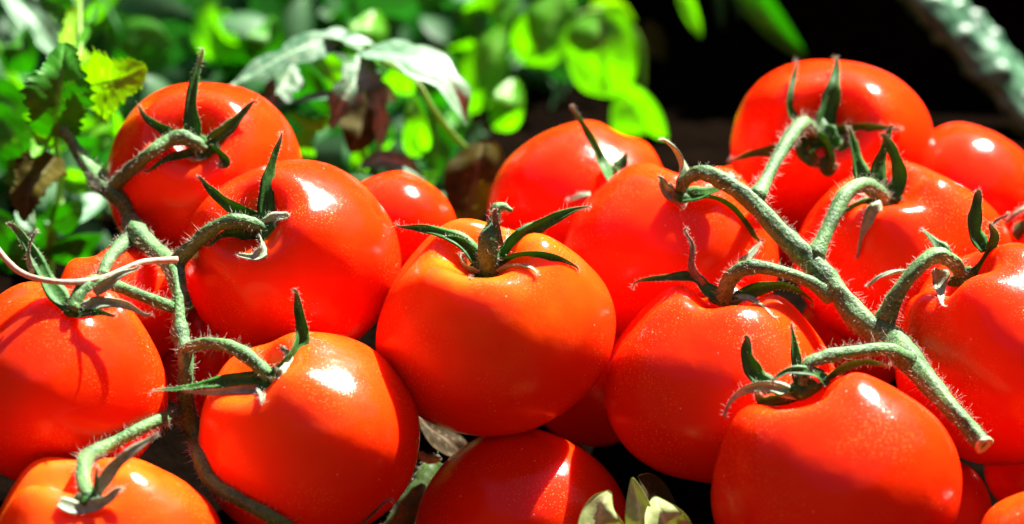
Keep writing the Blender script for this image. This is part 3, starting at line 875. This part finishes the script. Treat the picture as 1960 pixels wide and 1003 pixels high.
plant('wilted_leaves', 'wilted grey-green leaves drooping behind the left tomatoes with a curled lime midrib', 'wilted plant', (950, 430, .73), [
  ([(700, 100, .68), (655, 70, .675), (600, 85, .67), (520, 120, .665), (440, 165, .66)], 44, 'grey', dict(kind='wilt', roll=10, curl=.25)),
  ([(560, 120, .68), (545, 155, .675), (520, 190, .67), (500, 215, .67)], 39, 'grey', dict(kind='wilt', roll=-20)),
  ([(620, 85, .68), (660, 72, .67), (716, 84, .67)], 23, 'white', dict(kind='blade')),
  ([(690, 98, .67), (770, 105, .66), (840, 140, .655), (880, 190, .655), (892, 240, .66)], 57, 'white', dict(kind='wilt', roll=5, curl=.15)),
  ([(705, 105, .67), (690, 140, .66), (660, 185, .655), (632, 248, .655)], 39, 'grey', dict(kind='wilt', roll=-5, curl=.1)),
  ([(715, 130, .67), (722, 190, .66), (730, 240, .66), (725, 292, .66)], 22, 'grey', dict(kind='wilt', roll=20)),
  ([(560, 195, .67), (620, 185, .665), (670, 182, .665), (710, 150, .67)], 16, 'grey', dict(kind='blade')),
  ([(720, 150, .69), (700, 200, .685), (690, 250, .68), (670, 292, .68)], 62, 'olive', dict(kind='ovate', roll=10)),
  ([(925, 270, .665), (915, 320, .66), (900, 380, .66), (885, 450, .66)], 58, 'olive', dict(kind='ovate', roll=15)),
  ([(640, 225, .67), (600, 240, .665), (550, 215, .67)], 14, 'lime', dict(kind='blade')),
  ([(690, 318, .66), (730, 305, .655), (775, 315, .655), (815, 345, .66)], 19, 'grey', dict(kind='blade', roll=30)),
  ([(690, 200, .70), (640, 150, .70), (610, 95, .70)], 44, 'lime', dict(roll=20)),
  ([(640, 215, .70), (610, 170, .70), (585, 120, .70)], 34, 'green', dict(roll=-20)),
  ([(800, 300, .72), (795, 240, .71), (790, 180, .71)], 28, 'lime', dict(roll=20)),
  ([(835, 330, .72), (835, 260, .72), (840, 200, .72)], 30, 'green', dict(roll=20)),
  ([(770, 400, .72), (800, 360, .71), (840, 330, .71)], 30, 'lime', dict(roll=-20)),
  ([(600, 300, .70), (585, 270, .70), (610, 235, .70)], 18, 'lime', {}),
  ([(700, 330, .70), (690, 300, .70), (700, 270, .70)], 20, 'lime', {}),
 ] + [([(x, y, .80), (x + dx, y - 50, .79), (x + 2 * dx, y - 100, .80)], h, m_, dict(roll=dx)) for x, y, dx, h, m_ in ((620, 330, 12, 40, 'green'), (740, 300, -12, 36, 'lime'), (560, 190, -14, 40, 'green'), (830, 200, 12, 38, 'green'), (690, 120, 14, 40, 'lime'), (770, 180, -8, 34, 'lime'), (860, 300, 10, 34, 'green'), (960, 250, 12, 32, 'lime'), (500, 130, 10, 38, 'green'))], [([(700, 100, 12, .675), (790, 150, 11, .665), (830, 210, 12, .665), (870, 262, 14, .67), (910, 300, 15, .68), (955, 335, 15, .70), (985, 440, 14, .73)], M_LSTEM)])

def bigplant(name, label, cat, root, leaves, stems=()):
    return plant(name, label, cat, root, leaves, stems)

bigplant('leafy_bush', 'blurred bright lime leaves with a round one in the upper middle background', 'bush', (930, 430, .95), [
  ([(1150, 18, .82), (1150, 60, .815), (1155, 120, .815), (1160, 186, .82)], 74, 'lime', dict(kind='round', roll=10, fold=.1)),
  ([(860, 210, .88), (880, 150, .87), (905, 100, .87)], 44, 'lime', dict(roll=-10)),
  ([(1185, 175, .83), (1215, 215, .825), (1240, 255, .825), (1262, 300, .83)], 59, 'lime', dict(roll=15)),
  ([(870, 215, .845), (905, 160, .84), (940, 100, .84), (965, 50, .845)], 46, 'lime', dict(roll=8)),
  ([(1000, 120, .85), (1030, 80, .845), (1060, 35, .845), (1085, -20, .85)], 56, 'lime', dict(roll=-8)),
  ([(900, 60, .86), (940, 20, .855), (990, -20, .86)], 44, 'lime', dict(roll=6)),
  ([(1240, 40, .92), (1250, 100, .92), (1240, 180, .92)], 34, 'olive', dict(roll=20)),
  ([(850, 160, .90), (900, 105, .88), (960, 55, .88), (1010, 0, .88)], 72, 'lime', dict(roll=20)),
  ([(880, 190, .87), (930, 130, .86), (970, 80, .86)], 59, 'lime', dict(roll=-20)),
  ([(960, 140, .92), (1010, 90, .90), (1070, 40, .90), (1110, -10, .90)], 67, 'lime', dict(roll=-15)),
  ([(1000, 170, .90), (1010, 130, .89), (1000, 80, .89)], 39, 'lime', dict(roll=15)),
  ([(1000, 40, .93), (1080, 10, .92), (1180, -10, .92)], 52, 'lime', dict(roll=-25)),
  ([(1130, 10, .88), (1180, 15, .87), (1215, 40, .87)], 20, 'yellow', dict(roll=-25)),
  ([(910, 270, .90), (925, 220, .89), (915, 170, .89)], 23, 'lime', dict(roll=15)),
  ([(940, 230, .90), (955, 190, .89), (950, 150, .89)], 20, 'green', dict(roll=15)),
  ([(885, 90, .95), (900, 30, .94), (940, -20, .94)], 52, 'green', dict(roll=15)),
  ([(800, 120, .93), (822, 80, .92), (836, 50, .92)], 18, 'white', dict(roll=15)),  # small pale leaves standing in for whitish blurred glints
  ([(835, 30, .95), (850, 5, .95), (880, -15, .95)], 22, 'white', dict(roll=15)),
  ([(860, 130, .93), (842, 90, .92), (850, 50, .92)], 15, 'white', dict(roll=-15)),
  ([(1190, 200, .95), (1180, 260, .94), (1120, 320, .94)], 40, 'dark', dict(roll=15)),
 ], [([(930, 430, 12, .95), (905, 235, 12, .88), (960, 140, 11, .86), (1060, 55, 11, .85), (1150, 20, 11, .85), (1222, 70, 9, .855), (1232, 170, 9, .86)], M_LSTEM)])

bigplant('leafy_bush', 'blurred broad green leaves at the upper left behind the herb', 'bush', (420, 480, .98), [
  ([(400, -30, .86), (402, 40, .85), (430, 92, .85), (505, 104, .86)], 44, 'lime', dict(roll=20)),
  ([(450, 120, .87), (440, 80, .86), (430, 20, .86)], 52, 'lime', dict(roll=-20)),
  ([(560, -30, .88), (545, 30, .87), (520, 100, .87)], 52, 'lime', dict(roll=20)),
  ([(500, 120, .9), (480, 60, .9), (470, -20, .9)], 57, 'green', dict(roll=-15)),
  ([(205, 95, .84), (240, 75, .83), (285, 68, .83), (330, 92, .83)], 46, 'green', dict(roll=-35, curl=.4)),
  ([(230, 160, .86), (270, 120, .85), (330, 110, .85)], 44, 'green', dict(roll=-20)),
  ([(330, 230, .88), (345, 150, .87), (370, 60, .87)], 49, 'green', dict(roll=20)),
  ([(270, 20, .88), (310, -5, .88), (370, -20, .88)], 44, 'green', dict(roll=20)),
  ([(190, 60, .87), (210, 20, .86), (240, -30, .86)], 39, 'lime', dict(roll=20)),
  ([(320, 40, .9), (340, 10, .9), (350, -30, .9)], 30, 'dark', dict(roll=20)),
  ([(690, 92, .90), (735, 50, .89), (780, 0, .89), (820, -50, .89)], 38, 'lime', dict(kind='blade', roll=20)),
  ([(640, 60, .94), (700, 20, .93), (740, -40, .93)], 34, 'dark', dict(kind='blade', roll=20)),
  ([(780, 110, .94), (800, 50, .94), (830, -20, .93)], 30, 'dark', dict(roll=20)),
  ([(115, 110, .80), (85, 60, .79), (45, 15, .79), (0, -40, .80)], 34, 'white', dict(kind='blade', roll=-20)),
  ([(60, 205, .80), (35, 165, .79), (10, 120, .79), (-20, 60, .80)], 13, 'lime', dict(kind='blade')),
  ([(240, 330, .86), (260, 260, .85), (250, 180, .85)], 57, 'green', dict(roll=20)),
  ([(450, 160, .86), (480, 140, .85), (560, 120, .85)], 39, 'green', dict(roll=20)),
  ([(600, 200, .9), (620, 140, .9), (640, 90, .9)], 50, 'dark', dict(roll=20)),
 ], [([(420, 480, 14, .98), (430, 260, 12, .9), (420, 110, 11, .87), (398, -40, 11, .86)], M_LSTEM),
     ([(420, 480, 14, .98), (330, 240, 12, .89), (240, 130, 10, .86), (190, 50, 9, .86)], M_DSTEM)])

bigplant('grass_blades', 'blurred green blades hanging in the dark at the top right of centre', 'plant', (1400, -160, .90), [
  ([(1302, -40, .86), (1318, 10, .86), (1342, 74, .86)], 17, 'lime', dict(kind='blade')),
  ([(1410, -60, .86), (1450, 0, .86), (1495, 60, .86), (1545, 112, .86)], 34, 'green', dict(kind='blade', roll=10)),
  ([(1372, -50, .90), (1378, 0, .90), (1382, 56, .90)], 13, 'dark', dict(kind='blade')),
  ([(1405, -50, .90), (1412, 0, .90), (1420, 40, .90)], 11, 'dark', dict(kind='blade')),
 ])

# blurred bumpy pale green thick leaves, top right
M_FLESHY = plant_mat('bumpy_pale_green', (0.006, 0.06, 0.022), (0.12, 0.27, 0.15), None, 0, 0.38, 170, bump=0.002, spec=0.3)
def bumpy(name, label, a, b, wpx, d):
    A, Bp = at(a[0], a[1], d), at(b[0], b[1], d)
    e = thing(name, A, label, 'leaf')
    t = (Bp - A).normalized(); q = (-FWD + SUN); y = (q - t * q.dot(t)).normalized(); x = t.cross(y)
    r0 = wpx * .5 * K * d; L = (Bp - A).length
    V, F = [], []
    nu, nv = 48, 90
    for j in range(nv + 1):
        u = j / nv
        rr = r0 * (min(1, (1 - (2 * u - 1) ** 2) * 4 + .02)) ** .5
        for i in range(nu):
            th = 6.2832 * i / nu
            nn = x * math.cos(th) + y * math.sin(th)
            fl = x * math.cos(th) + y * math.sin(th) * .42
            p = A + t * (u * L) + fl * rr
            k = max(0, nz(p, 170, 5)) * .26 + nz(p, 60, 2) * .14
            V.append(p + nn * r0 * k)
    for j in range(nv):
        for i in range(nu):
            i2 = (i + 1) % nu
            F.append((j * nu + i, j * nu + i2, (j + 1) * nu + i2, (j + 1) * nu + i))
    obj('blade', V, F, M_FLESHY, e)
    return e
bumpy('bumpy_leaf', 'long blurred pale green bumpy fleshy leaf slanting through the top right corner', (1660, -140), (2060, 300), 140, .83)
bumpy('bumpy_leaf', 'second slim bumpy fleshy leaf cut by the top right corner', (1870, -140), (2060, 70), 56, .80)

# pale yellow leaf at the bottom and dry brown leaf in the gap
plant('yellow_leaf', 'pale cream and yellow-green leaf lobes at the bottom edge right of centre', 'leaf', (1210, 1040, 0.511), [
  ([(1175, 1075, 0.508), (1150, 1020, 0.503), (1150, 975, 0.503), (1168, 940, 0.505)], 50, 'cream', dict(roll=10, wav=.12, face=.1, fold=.08)),
  ([(1230, 1060, 0.511), (1226, 1000, 0.508), (1218, 950, 0.509), (1210, 914, .510)], 30, 'cream', dict(roll=-20, face=.1, fold=.08)),
  ([(1262, 1060, 0.519), (1262, 1000, 0.519), (1245, 950, 0.521), (1222, 912, .510)], 40, 'brown', dict(roll=10)),
  ([(1300, 1075, 0.508), (1282, 1020, 0.505), (1266, 985, 0.505), (1252, 950, 0.509)], 46, 'cream', dict(roll=0, face=.1, fold=.08)),
 ])
plant('dry_leaf', 'dry brown leaf in the gap below left of the central tomato', 'leaf', (900, 880, .575), [
  ([(900, 875, .572), (860, 850, .572), (825, 820, .575), (796, 788, .58)], 34, 'brown', dict(roll=30, wav=.15)),
 ])

# ------------------------------------------------------------------ undergrowth filler and soil
# ground height under the heap: a plane below every fruit
bases = [t['base'] for t in TOM.values()]
slope = 0.36
h0 = min(b.z - slope * b.y for b in bases) - 0.004
def ground_z(x, y):
    y1 = 0.085
    z = h0 + slope * min(y, y1)
    z += 0.004 * nz((x, y, 0), 14) + 0.0022 * nz((x, y, 0), 60) + 0.0010 * nz((x, y, 0), 190)
    z += max(0.0, min(7.0, (math.hypot(x, y) - 1.3) * (0.62 + 0.7 / (1 + math.exp(max(-30, min(30, 3 * (y + .5))))))))  # unseen rising rim of ground, added to cut sky reflections on the fruit
    rt = 1 / (1 + math.exp(-max(-40, min(40, (x - 0.07) / 0.025))))
    yb = 0.58 - 0.23 * rt + 0.02 * nz((x, 0, 3), 6)
    if y > yb:
        z += min((y - yb) * (1.9 + .9 * rt), 0.10 + .10 * rt) * (1 + .12 * nz((x, y, 0), 12))  # added bank, its face turned from the sun to keep the background dark
    return z
M_SOIL, ts, bs = new_mat('dark_soil')
ns = noise_tex(ts, 120, 6, .7)
rs_ = ramp(ts, ns.outputs[0], [(.3, (.0012, .0009, .0007)), (.75, (.006, .0035, .002))])
tg = N(ts, 'ShaderNodeTexCoord'); sg = N(ts, 'ShaderNodeSeparateXYZ'); ts.links.new(tg.outputs['Object'], sg.inputs[0])
mr = N(ts, 'ShaderNodeMapRange'); ts.links.new(sg.outputs[1], mr.inputs[0]); mr.inputs[1].default_value = -0.10; mr.inputs[2].default_value = -0.20
re_ = ramp(ts, ns.outputs[0], [(.3, (.065, .017, .007)), (.75, (.105, .030, .012))])  # paler reddish earth, unseen in front, added to bounce warm light onto the fruit
ts.links.new(mixc(ts, mr.outputs[0], rs_.outputs[0], re_.outputs[0]), bs.inputs['Base Color'])
bs.inputs['Roughness'].default_value = .95
bs.inputs['Specular IOR Level'].default_value = 0
bb = N(ts, 'ShaderNodeBump'); bb.inputs['Strength'].default_value = .8; bb.inputs['Distance'].default_value = .003
ts.links.new(ns.outputs[0], bb.inputs['Height']); ts.links.new(bb.outputs[0], bs.inputs['Normal'])
def grid_axis(lo, hi, fine_lo, fine_hi, step):
    a = list(np.arange(fine_lo, fine_hi, step))
    g, s = a[-1], step
    while g < hi: s *= 1.25; g += s; a.append(g)
    g, s = a[0], step; pre = []
    while g > lo: s *= 1.25; g -= s; pre.append(g)
    return pre[::-1] + a
gx = grid_axis(-30, 30, -.42, .42, .006); gy = grid_axis(-30, 60, -.25, .85, .006)
V = [(x, y, ground_z(x, y)) for y in gy for x in gx]
nx = len(gx)
F = [(j * nx + i, j * nx + i + 1, (j + 1) * nx + i + 1, (j + 1) * nx + i) for j in range(len(gy) - 1) for i in range(nx - 1)]
print('GROUND', h0, ground_z(0, .3), ground_z(.1, .6), [(k, round(t['d'], 3), round(t['base'].y, 3), round(t['base'].z, 3)) for k, t in TOM.items()])
tag(obj('soil', V, F, M_SOIL), kind='structure')

def scatter(name, n, xr, dr, mats, hwr, label, hmax):
    """many small leaves nobody could count, one mesh"""
    V, F, A = [], [], []
    for q in range(n):
        px = rng.uniform(*xr); d = rng.uniform(*dr)
        g = None
        X = at(px, 500, d)
        y = X.y + rng.uniform(-.02, .02)
        z = ground_z(X.x, y) + rng.uniform(0.0, hmax)
        p0 = Vector((X.x, y, z))
        az = rng.uniform(0, 6.283); el = rng.uniform(-.3, 1.1)
        t = Vector((math.cos(az) * math.cos(el), math.sin(az) * math.cos(el), math.sin(el)))
        s = t.cross(Vector((rng.uniform(-1, 1), rng.uniform(-1, 1), rng.uniform(-1, 1)))).normalized()
        nn = t.cross(s)
        L = rng.uniform(*hwr) * 2.6; hw = L * rng.uniform(.2, .34)
        b0 = len(V)
        m = 7
        for i in range(m + 1):
            u = i / m
            w_ = hw * math.sin(math.pi * min(1, u ** .75 * .96 + .03))
            c = p0 + t * (u * L) - Vector((0, 0, 1)) * (u * u * L * .35)
            V += [c - s * w_ + nn * w_ * .25, c, c + s * w_ + nn * w_ * .25]
            A += [0, 1, 0]
        for i in range(m):
            for k in range(2):
                a = b0 + i * 3 + k
                F.append((a, a + 1, a + 4, a + 3))
    o = obj(name, V, F, mats, attrs={'vein': A})
    tag(o, label, kind='stuff')
scatter('undergrowth', 260, (-150, 950), (.94, 1.10), LM['green'], (.008, .018), 'dim green leaves massed at the back left', .03)
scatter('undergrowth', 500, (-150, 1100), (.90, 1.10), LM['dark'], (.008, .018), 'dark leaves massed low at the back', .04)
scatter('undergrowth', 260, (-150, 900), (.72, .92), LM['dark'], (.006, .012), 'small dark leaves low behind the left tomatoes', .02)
